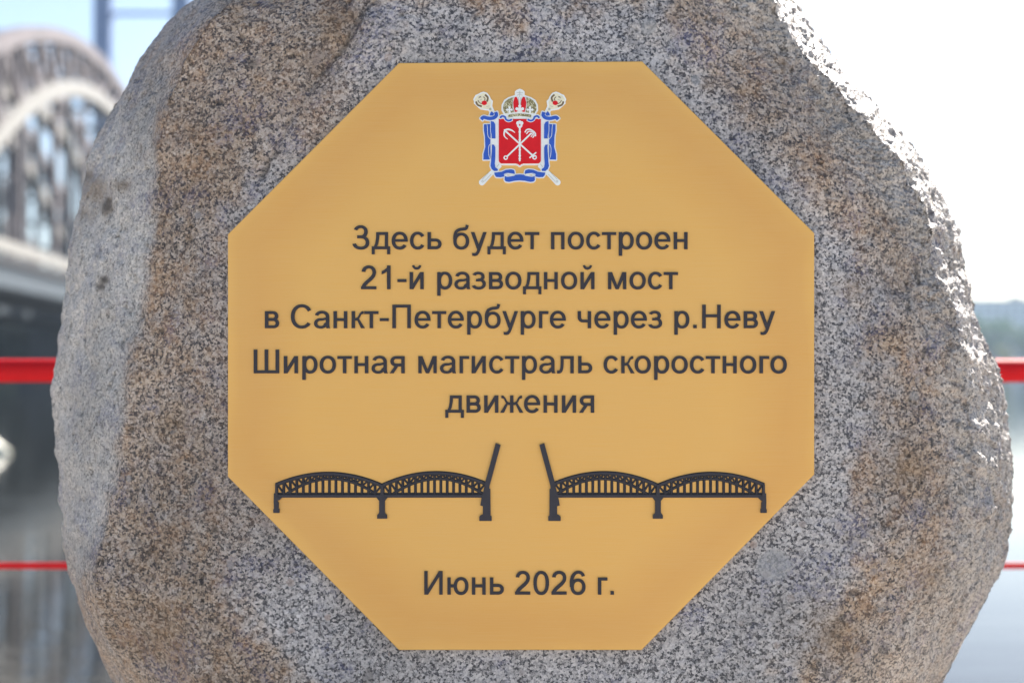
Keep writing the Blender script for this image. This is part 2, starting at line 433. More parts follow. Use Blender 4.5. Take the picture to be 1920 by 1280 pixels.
    for x, y, r, s, q in [(172,352,26,1.2,.3),(158,330,12,1.2,.7),(196,388,11,1.2,1.1),(198,376,8,1.2,1.1),(200,526,9,1.2,1.1),(194,538,8,1.2,1),(228,348,12,.9,.5),(185,480,6,.2,.5),(160,400,12,.6,.3),(260,60,16,.4,.2),(440,22,22,.8,0),(620,60,30,.7,.1),
                          (596,110,34,.4,.35),(640,30,26,.3,.4),(1330,160,16,.7,.1),(1395,175,14,.9,0),(1470,120,14,.6,.1),(1470,560,34,.9,0),(1600,540,24,.8,.1),(1700,880,36,.8,0),
                          (1790,500,10,.4,.5),(1560,1190,50,.7,.1),(330,790,40,.6,0),(300,1180,60,.5,.05),(470,118,8,.2,.8),(403,993,7,0,1),(1265,40,18,.6,.1),(1595,1010,14,.2,.5),(1740,1080,34,.8,0)]:
        w = np.exp(-((pxx - x) ** 2 + (pyy - y) ** 2) / (r * r) * (1 + .8 * n2)) * front
        stn = np.maximum(stn, w * s); drk = np.maximum(drk, w * q)
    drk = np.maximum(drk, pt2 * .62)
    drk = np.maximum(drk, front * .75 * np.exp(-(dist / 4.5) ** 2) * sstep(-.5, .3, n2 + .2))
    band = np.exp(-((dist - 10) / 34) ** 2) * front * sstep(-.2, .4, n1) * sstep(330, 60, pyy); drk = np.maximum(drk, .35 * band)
    for x, y, rx, ry in [(1216,53,14,14),(1450,1060,34,30),(1716,742,9,9),(1305,150,9,10)]:
        frs = np.maximum(frs, front * sstep(1.15, .85, np.hypot((pxx - x) / rx, (pyy - y) / ry) + .15 * n2))
    w = front * sstep(1.1, .9, np.hypot((pxx - 690) / 11, (pyy - 1272) / 20)); drk = np.maximum(drk, .55 * w)
    # ---- mesh
    idx = np.arange(nr * na).reshape(nr, na)
    a = idx[:-1]; b = idx[1:]; F = np.stack([a, b, np.roll(b, -1, 1), np.roll(a, -1, 1)], 2).reshape(-1, 4)
    Mt = np.array(MF); W = Vn @ Mt[:3, :3].T + Mt[:3, 3] - np.array(OFF)
    me = bpy.data.meshes.new('boulder')
    me.vertices.add(len(W)); me.vertices.foreach_set('co', W.astype(np.float32).ravel())
    me.loops.add(F.size); me.loops.foreach_set('vertex_index', F.astype(np.int32).ravel())
    me.polygons.add(len(F)); me.polygons.foreach_set('loop_start', (np.arange(len(F)) * 4).astype(np.int32))
    me.polygons.foreach_set('loop_total', np.full(len(F), 4, np.int32)) if hasattr(me.polygons[0], 'loop_total') and False else None
    me.update(calc_edges=True); me.validate()
    me.polygons.foreach_set('use_smooth', np.ones(len(me.polygons), bool))
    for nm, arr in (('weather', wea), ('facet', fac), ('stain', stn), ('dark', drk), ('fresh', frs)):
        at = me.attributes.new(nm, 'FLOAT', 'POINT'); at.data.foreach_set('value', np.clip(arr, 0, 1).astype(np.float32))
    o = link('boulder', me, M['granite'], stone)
    # outward normals
    p = me.polygons[(nf // 2) * na + 10]
    if (MF.to_3x3().inverted() @ p.normal).y > 0: me.flip_normals()
    return o
build_boulder()
b = MB(); b.box((0, 0, .14), (1.15, .62, .28)); b.box((0, 0, .30), (1.0, .52, .12))
pl = b.build('plinth', M['plinth'], stone)

# ---- plate: octagon with a thin bevelled rim
OCT = [(748,118),(1204,115),(1527,437),(1527,889),(1203,1218),(748,1218),(427,893),(427,439)]
def octagon():
    c = Vector((px(CX, CY)[0], 0, px(CX, CY)[1]))
    ring = [Vector((px(x, y)[0], 0, px(x, y)[1])) - c for x, y in OCT]
    V = []; F = []
    prof = [(.0075, 1.0), (.0012, 1.0), (.0003, .9990), (0.0, .9975)]
    for y, k in prof: V += [(v.x * k, y, v.z * k) for v in ring]
    for i in range(3):
        for j in range(8): F.append((i * 8 + j, i * 8 + (j + 1) % 8, (i + 1) * 8 + (j + 1) % 8, (i + 1) * 8 + j))
    F.append(tuple(24 + j for j in range(8))); F.append(tuple(range(8))[::-1])
    me = mesh('plaque', V, F); bm = bmesh.new(); bm.from_mesh(me); bmesh.ops.recalc_face_normals(bm, faces=bm.faces); bm.to_mesh(me); bm.free()
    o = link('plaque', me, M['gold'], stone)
    o.matrix_local = Matrix.Translation(-OFF) @ MF @ Matrix.Translation(c)
    return o, c
plaque, PC = octagon()

# ---- flat art cut from sheet: polygons are united, then given thickness
def solid(name, polys, y0, y1, mat, parent, origin=None, bevel=0.0):
    """polys: list of closed outlines in (x, z) metres of the stone frame; front face at y0, back at y1 (y0 < y1)"""
    vs_, fs = [], []
    for p in polys:
        a = sum(p[i][0] * p[(i + 1) % len(p)][1] - p[(i + 1) % len(p)][0] * p[i][1] for i in range(len(p)))
        if abs(a) < 1e-12: continue
        if a < 0: p = p[::-1]
        k = len(vs_); vs_ += [Vector(((q[0]) * 1000, q[1] * 1000)) for q in p]; fs.append(list(range(k, len(vs_))))
    ov, oe, of, _, _, fo = delaunay_2d_cdt(vs_, [], fs, 1, 1e-4)
    of = [f for f, src in zip(of, fo) if len(src) > 0]
    if origin is None:
        xs = [v.x for v in ov]; zs = [v.y for v in ov]; origin = ((min(xs) + max(xs)) / 2000, (min(zs) + max(zs)) / 2000)
    ox, oz = origin
    cnt = {}
    for f in of:
        for i in range(len(f)):
            e = (f[i], f[(i + 1) % len(f)]); cnt[e] = cnt.get(e, 0) + 1
    bd = [e for e in cnt if (e[1], e[0]) not in cnt]
    n = len(ov)
    V = [(v.x / 1000 - ox, 0, v.y / 1000 - oz) for v in ov] + [(v.x / 1000 - ox, y1 - y0, v.y / 1000 - oz) for v in ov]
    F = [tuple(f) for f in of] + [(b_, a_, a_ + n, b_ + n) for a_, b_ in bd]
    used = sorted({i for f in F for i in f}); mp = {u: i for i, u in enumerate(used)}
    me = mesh(name, [V[u] for u in used], [tuple(mp[i] for i in f) for f in F])
    o = link(name, me, mat, parent)
    T_ = Matrix.Translation((ox, y0, oz))
    if parent is plaque: o.matrix_local = Matrix.Translation(-PC) @ T_
    else: o.matrix_local = T_
    return o
def part_frame(name, label=None):
    o = bpy.data.objects.new(name, None); C.objects.link(o); o.parent = stone; o.empty_display_size = .05
    o.matrix_local = Matrix.Translation(-OFF) @ MF
    if label: o['label'] = label
    return o

def stroke(pts, w, cap=False, closed=False):
    """list of small polygons covering a polyline of constant (or per-point) width"""
    res = []; n = len(pts); P = [Vector(p) for p in pts]; ws = w if isinstance(w, (list, tuple)) else [w] * n
    L, Rt = [], []
    for i in range(n):
        a = P[i - 1] if (i > 0 or closed) else P[i]; b_ = P[(i + 1) % n] if (i < n - 1 or closed) else P[i]
        d1 = (P[i] - a); d2 = (b_ - P[i])
        d1 = d1.normalized() if d1.length > 0 else d2.normalized(); d2 = d2.normalized() if d2.length > 0 else d1
        t = (d1 + d2); t = t.normalized() if t.length > 1e-6 else d1
        nn = Vector((-t.y, t.x)); c = max(.5, nn.dot(Vector((-d1.y, d1.x))))
        L.append(P[i] + nn * ws[i] / 2 / c); Rt.append(P[i] - nn * ws[i] / 2 / c)
    for i in range(n if closed else n - 1):
        j = (i + 1) % n; res.append([tuple(L[i]), tuple(L[j]), tuple(Rt[j]), tuple(Rt[i])])
    if cap:
        for i in (0, n - 1):
            res.append([(P[i].x + ws[i] / 2 * math.cos(2 * math.pi * k / 12), P[i].y + ws[i] / 2 * math.sin(2 * math.pi * k / 12)) for k in range(12)])
    return res
def smooth_path(pts, m=6):
    res = []; n = len(pts)
    for i in range(n - 1):
        p0 = pts[max(0, i - 1)]; p1 = pts[i]; p2 = pts[i + 1]; p3 = pts[min(n - 1, i + 2)]
        for k in range(m):
            t = k / m
            res.append(tuple(.5 * (2 * p1[c] + (p2[c] - p0[c]) * t + (2 * p0[c] - 5 * p1[c] + 4 * p2[c] - p3[c]) * t * t + (3 * p1[c] - p0[c] - 3 * p2[c] + p3[c]) * t ** 3) for c in (0, 1)))
    res.append(tuple(pts[-1])); return res

# ---- lettering: a grotesque alphabet drawn in 1000-unit squares
SV, SH = 104, 88      # stem and bar weights
def rc(x0, y0, x1, y1): return [(x0, y0), (x1, y0), (x1, y1), (x0, y1)]
def el(cx, cy, rx, ry, a0, a1, wx=SV, wy=SH, e=2.15):
    """elliptic stroke from a0 to a1 degrees; rx, ry outer radii"""
    n = max(6, int(abs(a1 - a0) / 9)); o, i_ = [], []
    for k in range(n + 1):
        t = R(a0 + (a1 - a0) * k / n); c, s = math.cos(t), math.sin(t)
        f = (abs(c) ** e + abs(s) ** e) ** (-1 / e); c *= f; s *= f
        o.append((cx + rx * c, cy + ry * s)); i_.append((cx + (rx - wx) * c, cy + (ry - wy) * s))
    return [[o[k], o[k + 1], i_[k + 1], i_[k]] for k in range(n)]
def bowl(x0, y0, y1, x1, wx=SV, wy=SH):
    """D shaped bowl opening from a stem at x0"""
    r = (y1 - y0) / 2; rx = min(r * 1.12, x1 - x0 - 30); cx = x1 - rx; cy = (y0 + y1) / 2
    return [rc(x0, y0, cx + 2, y0 + wy), rc(x0, y1 - wy, cx + 2, y1)] + el(cx, cy, rx, r, -90, 90, wx, wy, 2.1)
def mir(ps, c): return [[(2 * c - x, y) for x, y in p][::-1] for p in ps]
def i_(h, x0, x1, d=112): return [rc(x0, 0, x0 + SV, h), rc(x1 - SV, 0, x1, h), [(x0, 0), (x0 + d, 0), (x1, h), (x1 - d, h)]]
def arms(x, h):  # arms of k leaving a stem's right side at x
    return [[(x - 6, 312), (x + 40, 312), (x + 88, 350), (x + 142, 455), (x + 200, 512), (x + 255, h), (x + 262, h - 80), (x + 216, h - 92), (x + 185, 415), (x + 140, 320), (x + 60, 235), (x - 6, 228)],
            [(x + 40, 300), (x + 120, 290), (x + 300, 0), (x + 182, 0)]]
GL = {
 'о': (556, el(278, 260, 246, 271, 0, 360)),
 'с': (500, el(268, 260, 234, 271, 34, 326)),
 'е': (556, el(278, 260, 244, 271, -3, 325) + [rc(84, 226, 519, 304)]),
 'р': (556, [rc(66, -199, 66 + SV, 519)] + el(300, 260, 222, 271, 0, 360)),
 'б': (573, el(288, 246, 240, 258, 0, 360) + stroke(smooth_path([(100, 215), (96, 330), (110, 450), (170, 560), (270, 605), (380, 622), (470, 655), (478, 730)], 5), [100, 98, 96] + [94] * 30 + [72, 72, 72][:3]) if False else None),
 'т': (458, [rc(12, 431, 446, 519), rc(177, 0, 177 + SV, 519)]),
 'г': (365, [rc(66, 0, 66 + SV, 519), rc(66, 431, 356, 519)]),
 'п': (542, [rc(66, 0, 66 + SV, 519), rc(476 - SV, 0, 476, 519), rc(66, 431, 476, 519)]),
 'н': (552, [rc(66, 0, 66 + SV, 519), rc(486 - SV, 0, 486, 519), rc(66, 219, 486, 307)]),
 'ь': (521, [rc(66, 0, 66 + SV, 519)] + bowl(66, 0, 322, 492)),
 'в': (531, [rc(66, 0, 66 + SV, 519)] + bowl(66, 0, 306, 496) + bowl(66, 224, 519, 470)),
 'и': (559, i_(519, 66, 493)),
 'м': (687, [rc(66, 0, 166, 519), rc(521, 0, 621, 519), [(66, 519), (190, 519), (390, 0), (297, 0)], [(621, 519), (497, 519), (297, 0), (390, 0)]]),
 'у': (500, [[(8, 519), (120, 519), (292, 20), (190, 12)], [(380, 519), (488, 519), (300, -20), (262, -112), (205, -185), (130, -207), (52, -198), (44, -112), (110, -118), (160, -100), (196, -40), (200, 20)]]),
 'з': (458, el(205, 384, 188, 147, 158, -92, 100, 80) + el(212, 158, 218, 170, 92, -160, 102, 82) + [rc(130, 236, 240, 312)]),
 'а': (556, el(272, 345, 222, 186, 162, 0, SV, 84) + [rc(494 - SV, 90, 494, 350), [(392, 120), (494, 120), (500, 50), (520, 0), (412, 0), (398, 50)]]
       + el(232, 148, 200, 160, 78, 360, 100, 80) + el(232, 148, 200, 160, 0, -10, 100, 80) + [[(200, 308), (280, 302), (420, 335), (420, 262), (290, 232), (200, 226)]] + [[(392, 200), (432, 148), (410, 110), (330, 60), (330, 130), (392, 190)]]),
 'к': (437, [rc(66, 0, 66 + SV, 519)] + arms(66 + SV, 519)),
 'ж': (669, [rc(283, 0, 387, 519)] + arms(387, 519) + mir(arms(387, 519), 335)),
 'ч': (521, [rc(456 - SV, 0, 456, 519), rc(46, 330, 46 + SV, 519)] + el(216, 340, 170, 165, 180, 270, SV, SH) + [rc(214, 175, 400, 175 + SH)]),
 'л': (583, [rc(517 - SV, 0, 517, 519), rc(118, 431, 517, 519)] + stroke(smooth_path([(166, 519), (166, 330), (158, 180), (130, 80), (80, 42), (12, 40)], 5), 92)),
 'д': (583, [rc(12, 0, 571, 86), rc(12, -152, 104, 86), rc(479, -152, 571, 86), rc(410, 0, 508, 519), rc(150, 433, 508, 519), [(150, 519), (246, 519), (238, 330), (205, 160), (160, 60), (66, 60), (115, 170), (142, 330)]]),
 'я': (542, [rc(476 - SV, 0, 476, 519)] + mir(bowl(66, 205, 519, 500), 271) + [[(22, 0), (140, 0), (300, 240), (210, 250), (160, 205)]]),
 'ю': (750, [rc(66, 0, 66 + SV, 519), rc(100, 219, 320, 307)] + el(484, 260, 228, 271, 0, 360)),
 'З': (604, el(280, 531, 214, 197, 160, -92, 106, 86) + el(284, 204, 258, 216, 92, -168, 108, 88) + [rc(175, 334, 300, 420)]),
 'С': (722, el(378, 358, 330, 370, 32, 322, 112, 92)),
 'П': (719, [rc(78, 0, 186, 716), rc(533, 0, 641, 716), rc(78, 628, 641, 716)]),
 'Н': (722, [rc(79, 0, 187, 716), rc(535, 0, 643, 716), rc(79, 332, 643, 422)]),
 'Ш': (917, [rc(76, 0, 182, 716), rc(406, 0, 512, 716), rc(736, 0, 842, 716), rc(76, 0, 842, 88)]),
 'И': (719, i_(716, 78, 641, 118)),
 '0': (556, el(278, 354, 240, 366, 0, 360, 108, 90, 2.25)),
 '1': (556, [rc(268, 0, 376, 719), [(376, 719), (306, 719), (262, 655), (190, 590), (106, 545), (106, 452), (180, 480), (270, 540), (330, 600)]]),
 '-': (333, [rc(30, 216, 303, 306)]),
 '.': (278, [rc(86, 0, 190, 104)]),
}
GL['б'] = (573, el(290, 246, 242, 258, 0, 360) + stroke(smooth_path([(100, 230), (92, 330), (102, 440), (150, 545), (250, 596), (360, 612), (440, 635), (472, 735)], 5), 92))
GL['й'] = (559, i_(519, 66, 493) + el(280, 742, 138, 150, 188, 352, 66, 78))
GL['2'] = (556, el(272, 510, 218, 212, 174, -5, 108, 90) + stroke(smooth_path([(437, 515), (420, 430), (350, 335), (240, 235), (150, 150), (95, 60)], 5), 106) + [rc(34, 0, 500, 88), [(34, 0), (150, 0), (150, 88), (62, 88)]])
GL['6'] = (556, el(290, 236, 232, 248, 0, 360, 106, 86) + el(302, 340, 265, 388, 182, 62, 110, 88) + el(300, 520, 208, 208, 72, 14, 100, 88) + [rc(38, 236, 144, 360)])
TOP = -.0022
def line(text, x0, x1, base, name='letter'):
    adv = 0; pos = []
    for ch in text:
        if ch == ' ': adv += 278; continue
        pos.append((ch, adv)); adv += GL[ch][0]
    xs = [p[0] + a for ch, a in pos for q in GL[ch][1] for p in q]; lo, hi = min(xs), max(xs); k = (x1 - x0) / (hi - lo)
    for ch, a in pos:
        ps = [[px(x0 + (q[0] + a - lo) * k, base - q[1] * k) for q in p] for p in GL[ch][1]]
        nm = 'digit' if ch.isdigit() else 'full_stop' if ch == '.' else 'hyphen' if ch == '-' else 'letter'
        solid(nm, ps, TOP, .0006, M['letter'], plaque)
for args in [("Здесь будет построен", 661, 1289, 467.5), ("21-й разводной мост", 677, 1271, 542.3), ("в Санкт-Петербурге через р.Неву", 497, 1453, 615.3),
             ("Широтная магистраль скоростного", 476, 1475, 699.6), ("движения", 835, 1114, 773.4), ("Июнь 2026 г.", 795.6, 1151, 1113.6)]:
    line(*args)

# ---- raised drawbridge reliefs
def relief(mirror, label):
    fr = part_frame('bridge_relief', label)
    def P(u, v):
        x = 500 + u / 4; y = 810 + v / 4
        if mirror: x = 2 * 975.0 - x
        return px(x, y)
    def add(name, polys, front=-.0030, mat='relief'):
        return solid(name, [[P(*q) for q in p] for p in polys], front, .0006, M[mat], fr)
    shade_polys = []; thin = []
    for x0, x1, ye0, ye1 in ((70, 862, 388, 392), (868, 1640, 392, 378)):
        xm = (x0 + x1) / 2 - 4; 
        def up(x): 
            t = (x - x0) / (x1 - x0); return ye0 + (ye1 - ye0) * t - 4 * 86 * t * (1 - t) + 6
        def lo(x):
            a, b_ = x0 + 82, x1 - 46 if x1 < 1000 else x1 - 20; t = (x - a) / (b_ - a); return 460 - 4 * 112 * t * (1 - t)
        n = 16; xs = [x0 + 10 + (x1 - x0 - 10) * k / n for k in range(n + 1)]
        upl = [(x0 + (x1 - x0) * k / 40, up(x0 + (x1 - x0) * k / 40)) for k in range(41)]
        a, b_ = x0 + 82, (x1 - 46 if x1 < 1000 else x1 - 20)
        lol = [(a + (b_ - a) * k / 36, lo(a + (b_ - a) * k / 36)) for k in range(37)]
        add('upper_chord', stroke(upl, 17))
        shade_polys += stroke(upl, 30) + stroke(lol, 22)
        add('lower_chord', stroke(lol, 8), -.0026)
        for k, x in enumerate(xs):
            y = up(x); shade_polys += stroke([(x, y), (x, 470)], 21 if 0 < k < n else 14)
            if 0 < k < n: add('hanger', stroke([(x, y), (x, 468)], 6.5), -.0024)
            if k < n:
                xn = xs[k + 1]; yl0 = min(lo(x), 460) if a < x < b_ else 460; yl1 = min(lo(xn), 460) if a < xn < b_ else 460
                lft = (x + xn) / 2 < xm
                p, q = ((x, up(x)), (xn, yl1)) if lft else ((x, yl0), (xn, up(xn)))
                if 4 <= k <= 11: p, q = ((x, yl0), (xn, up(xn))) if lft else ((x, up(x)), (xn, yl1))
                shade_polys += stroke([p, q], 15); add('diagonal', stroke([p, q], 5.5), -.0022)
    shade_polys += [rc(64, 452, 1640, 470), [(82, 485), (118, 485), (90, 512)], [(826, 488), (908, 488), (890, 512), (842, 512)]]
    c = add('truss_shade', shade_polys, -.0010, 'relief_shade')
    add('deck', [rc(60, 466, 1625, 488)])
    add('pier', [[(66, 388), (82, 388), (86, 470), (95, 490), (85, 512), (85, 520), (92, 524), (92, 570), (98, 576), (98, 602), (52, 602), (52, 576), (57, 570), (55, 520), (57, 456), (66, 456)], [(82, 487), (120, 487), (92, 512)]], -.0034)
    add('pier', [[(856, 392), (876, 392), (880, 480), (910, 487), (888, 512), (888, 600), (896, 612), (904, 618), (905, 645), (830, 645), (830, 618), (838, 610), (845, 598), (845, 512), (824, 487), (852, 480)]], -.0034)
    add('pier', [[(1640, 375), (1672, 405), (1670, 418), (1678, 425), (1680, 620), (1688, 630), (1688, 662), (1595, 662), (1595, 632), (1604, 622), (1622, 612), (1622, 552), (1602, 546), (1612, 490), (1608, 470), (1620, 462)]], -.0034)
    add('raised_leaf', [[(1636, 385), (1718, 80), (1755, 95), (1670, 410), (1640, 410)]], -.0040)
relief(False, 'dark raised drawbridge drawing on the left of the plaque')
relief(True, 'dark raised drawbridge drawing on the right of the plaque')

# ---- coat of arms
arms_fr = part_frame('coat_of_arms', 'red, white and blue enamel coat of arms with crown, ribbons and crossed sceptres')
def E(u, v): return px(870 + u / 6.095, 150 + v / 6.095)
def both(ps): return ps + [[(1274 - x, y) for x, y in p][::-1] for p in ps]
def grow(ps, w):
    res = []
    for p in ps:
        res.append(p); n = len(p)
        for i in range(n):
            q = p[(i + 1) % n]; d = math.hypot(q[0] - p[i][0], q[1] - p[i][1])
            if d > .5: res += stroke([p[i], q], 2 * w)
            res.append([(p[i][0] + w * math.cos(2 * math.pi * k / 10), p[i][1] + w * math.sin(2 * math.pi * k / 10)) for k in range(10)])
    return res
def art(name, ps, y, mat, back=.0006): return solid(name, [[E(*q) for q in p] for p in ps], y, back, M[mat], arms_fr)
def disc(x, y, r, ry=None, n=20): return [(x + r * math.cos(2 * math.pi * k / n), y + (ry or r) * math.sin(2 * math.pi * k / n)) for k in range(n)]
def ring(x, y, r, w): return stroke([(x + r * math.cos(2 * math.pi * k / 18), y + r * math.sin(2 * math.pi * k / 18)) for k in range(18)], w, closed=True)
shield = [(398,450),(878,450),(878,925),(870,945),(850,957),(680,958),(655,966),(637,980),(619,966),(594,958),(425,957),(405,945),(398,925)]
rib = {}
rib['sleeve'] = stroke(smooth_path([(200,462),(208,440),(235,428),(285,442),(335,440),(368,415),(375,385),(352,368)], 5), [10]+[24]*3+[34]*40)[:0] or stroke(smooth_path([(198,455),(225,432),(285,444),(338,438),(370,408),(362,372)], 5), 38)
rib['fold'] = [[(300,382),(318,362),(345,392),(330,412),(292,410)]]
rib['outer'] = [[(228,512),(302,508),(302,676),(302,912),(222,914),(222,850),(244,770),(240,650),(228,580)]]
rib['inner_up'] = [[(308,474),(340,482),(358,512),(360,672),(314,672),(302,600),(306,540)]]
rib['inner_low'] = [[(318,742),(344,744),(358,775),(358,880),(352,960),(360,1002),(388,1022),(384,1042),(345,1044),(316,1020),(303,985),(310,930),(314,860)]]
rib['bottom'] = [[(345,1062),(385,1058),(430,1052),(480,1030),(540,1024),(572,1034),(580,1056),(578,1082),(540,1074),(500,1072),(468,1080),(458,1106),(420,1114),(370,1112),(352,1090)]]
rib['curl'] = stroke(smooth_path([(412,440),(436,418),(468,428),(480,456),(512,470),(548,456)], 4), 22)
mid = [[(466,1096),(500,1108),(540,1100),(590,1086),(637,1082),(684,1086),(734,1100),(774,1108),(808,1096),(810,1145),(796,1162),(760,1168),(700,1156),(637,1150),(574,1156),(514,1168),(478,1162),(464,1145)]]
crown = [[(500,440),(462,400),(432,350),(434,290),(462,235),(510,205),(552,192),(586,180),(586,138),(604,122),(637,108),(670,122),(688,138),(688,180),(722,192),(764,205),(812,235),(840,290),(842,350),(812,400),(774,440)]]
shaft_low = stroke([(412,975),(300,1080)], 44) + stroke([(300,1078),(205,1172)], [44,62], cap=True)
head = [[(120,250),(110,225),(135,180),(170,165),(195,150),(225,142),(262,155),(290,190),(305,225),(325,245),(318,300),(330,330),(350,372),(300,395),(285,350),(240,345),(190,335),(150,300),(118,270)]]
allrib = []
for k in rib.values(): allrib += k
base_polys = grow(both(allrib) + mid, 13) + grow([shield], 20) + grow(crown, 5) + grow(both(head), 5) + grow(both(shaft_low), 4) + both([rc(300,670,400,745)[::1], rc(350,440,400,1000), rc(340,430,410,470)])
art('backing', base_polys, -.0014, 'enamel_white')
art('shield', [shield], -.0024, 'enamel_red', -.0013)
for nm in rib:
    for side in (0, 1):
        ps = rib[nm] if not side else [[(1274 - x, y) for x, y in p][::-1] for p in rib[nm]]
        art('ribbon', ps, -.0026 if nm in ('curl', 'sleeve') else -.0022, 'enamel_blue', -.0013)
        if nm == 'curl': art('ribbon_edge', grow(ps, 7), -.0025, 'enamel_white', -.0013)
art('ribbon', mid, -.0024, 'enamel_blue', -.0013)
# white fold lines over the ribbons
for fl in (stroke(smooth_path([(262,505),(268,560),(274,640),(300,676),(316,655),(304,590),(304,505)], 4), 5),
           stroke(smooth_path([(300,912),(284,860),(280,790),(292,744),(315,748),(312,850),(302,912)], 4), 5),
           stroke(smooth_path([(466,1098),(460,1082),(490,1070),(540,1074),(578,1082),(572,1095),(500,1106),(466,1098)], 4), 5)):
    for ps in (fl, [[(1274 - x, y) for x, y in p][::-1] for p in fl]): art('fold_line', ps, -.0028, 'enamel_white', -.0013)
# crown
cs = [[(470,385),(446,340),(450,290),(476,245),(520,215),(566,200),(556,240),(554,310),(572,372),(520,382)]]
for side in (0, 1):
    ps = cs if not side else [[(1274 - x, y) for x, y in p][::-1] for p in cs]; art('crown_side', ps, -.0020, 'emblem_gold', -.0013)
    pt = [[(580,200),(600,196),(618,230),(626,290),(622,330),(605,368),(582,370),(568,320),(562,260)]]
    ps = pt if not side else [[(1274 - x, y) for x, y in p][::-1] for p in pt]; art('crown_lining', ps, -.0021, 'enamel_red', -.0013)
art('crown_band', [[(505,402),(570,392),(637,388),(704,392),(769,402),(766,432),(704,420),(637,416),(570,420),(508,432)]], -.0020, 'emblem_gold', -.0013)
def cross(x, y, r): return [disc(x, y, r * .42)] + [disc(x + r * .7 * math.cos(a), y + r * .7 * math.sin(a), r * .38) for a in (0, math.pi / 2, math.pi, -math.pi / 2)]
art('crown_cross', cross(637, 335, 46) + cross(520, 345, 36) + cross(754, 345, 36), -.0026, 'enamel_white', -.0013)
art('crown_arch', stroke([(624,205),(628,300)], 4) + stroke([(650,205),(646,300)], 4) + stroke([(600,150),(674,150)], 4) + stroke([(637,130),(637,200)], 4) + stroke(smooth_path([(606,182),(637,166),(668,182)], 4), 4), -.0018, 'emblem_line', -.0013)
for side in (0, 1):
    f = (lambda ps: ps) if not side else (lambda ps: [[(1274 - x, y) for x, y in p][::-1] for p in ps])
    art('sceptre_head', f([[(130,248),(122,228),(145,190),(180,172),(205,158),(228,152),(256,164),(280,196),(292,230),(308,252),(302,300),(312,328),(328,362),(306,380),(292,342),(248,334),(195,325),(158,294),(130,268)]]), -.0016, 'emblem_cream', -.0013)
    art('sceptre_wing', f(stroke(smooth_path([(138,250),(156,288),(204,306)], 4), 20) + stroke(smooth_path([(160,236),(176,262),(206,278)], 4), 9) + stroke(smooth_path([(240,172),(272,206),(262,252)], 4), 20) + stroke(smooth_path([(222,196),(240,216),(236,238)], 4), 9) + stroke([(170,205),(196,190)], 8)), -.0018, 'emblem_brown', -.0013)
    art('sceptre_heart', f([disc(232, 266, 30, 26)]), -.0020, 'enamel_red', -.0013)
    art('engraved_lines', f(stroke([(208,1140),(290,1052)], 4) + stroke([(232,1162),(312,1078)], 4) + ring(212,1162,10,4) + [disc(300,336,14)] + stroke([(165,215),(200,200)], 5) + stroke([(180,235),(205,225)], 5) + stroke([(255,310),(290,300)], 5) + stroke([(372,1000),(402,962)], 4)), -.0018, 'emblem_line', -.0013)['kind'] = 'stuff'
# crossed anchors and sceptre on the shield
art('sceptre', stroke([(637,545),(637,925)], [20]*2, cap=True) + [disc(637, y, 15, 9) for y in (600,690,800,870,905)] + both([disc(616,498,20,22), disc(622,530,16,14)]) + [disc(637,480,14,12), disc(637,545,20,10), rc(617,490,657,540)], -.0032, 'enamel_white', -.0023)
art('sceptre_heart', [disc(637,520,9,11)], -.0036, 'enamel_red', -.0023)
art('anchor', stroke([(478,592),(790,872)], 18) + stroke(smooth_path([(582,606),(545,580),(500,570),(468,585),(458,625),(468,655),(500,682)], 4), [8,10,12,14,16,18,19,20,20,20,20,20,20,20,19,18,17,16,15,14,12,11,10,9,8]) + [[(455,570),(500,562),(462,610)]]
    + ring(806,888,20,13) + stroke([(748,895),(825,832)], 15) + stroke([(768,850),(800,886)], 20), -.0030, 'enamel_white', -.0023)
art('grapnel', stroke([(492,878),(770,612)], 18) + ring(477,892,19,13) + stroke(smooth_path([(696,604),(712,578),(745,568),(785,585),(814,615),(816,648)], 4), 15)
    + stroke(smooth_path([(712,622),(735,595),(760,592),(790,608),(800,640),(784,664)], 4), 12) + stroke(smooth_path([(770,612),(782,630),(765,655)], 4), 11), -.0028, 'enamel_white', -.0023)

# ------------------------------------------------------------------ railing along the quay
rail = empty('quay_railing', (0, 1.60, .05), 'red painted metal railing along the quay behind the boulder', 'railing')
def rl(z): return [(-9, 0, z - .05), (9, .0, z - .05)]
b = MB(); b.tube(rl(1.094), .0285, 24); b.build('handrail', M['rail_red'], rail, True)
for z in (.62, .16): b = MB(); b.tube(rl(z), .008, 12); b.build('rail_bar', M['rail_red'], rail, True)
for k in range(-5, 6):
    x = .05 + k * 1.8 - .9
    b = MB(); b.box((x, 0, .50), (.05, .03, 1.0)); b.box((x, 0, .005), (.12, .10, .01)); b.build('post', M['rail_red'], rail)

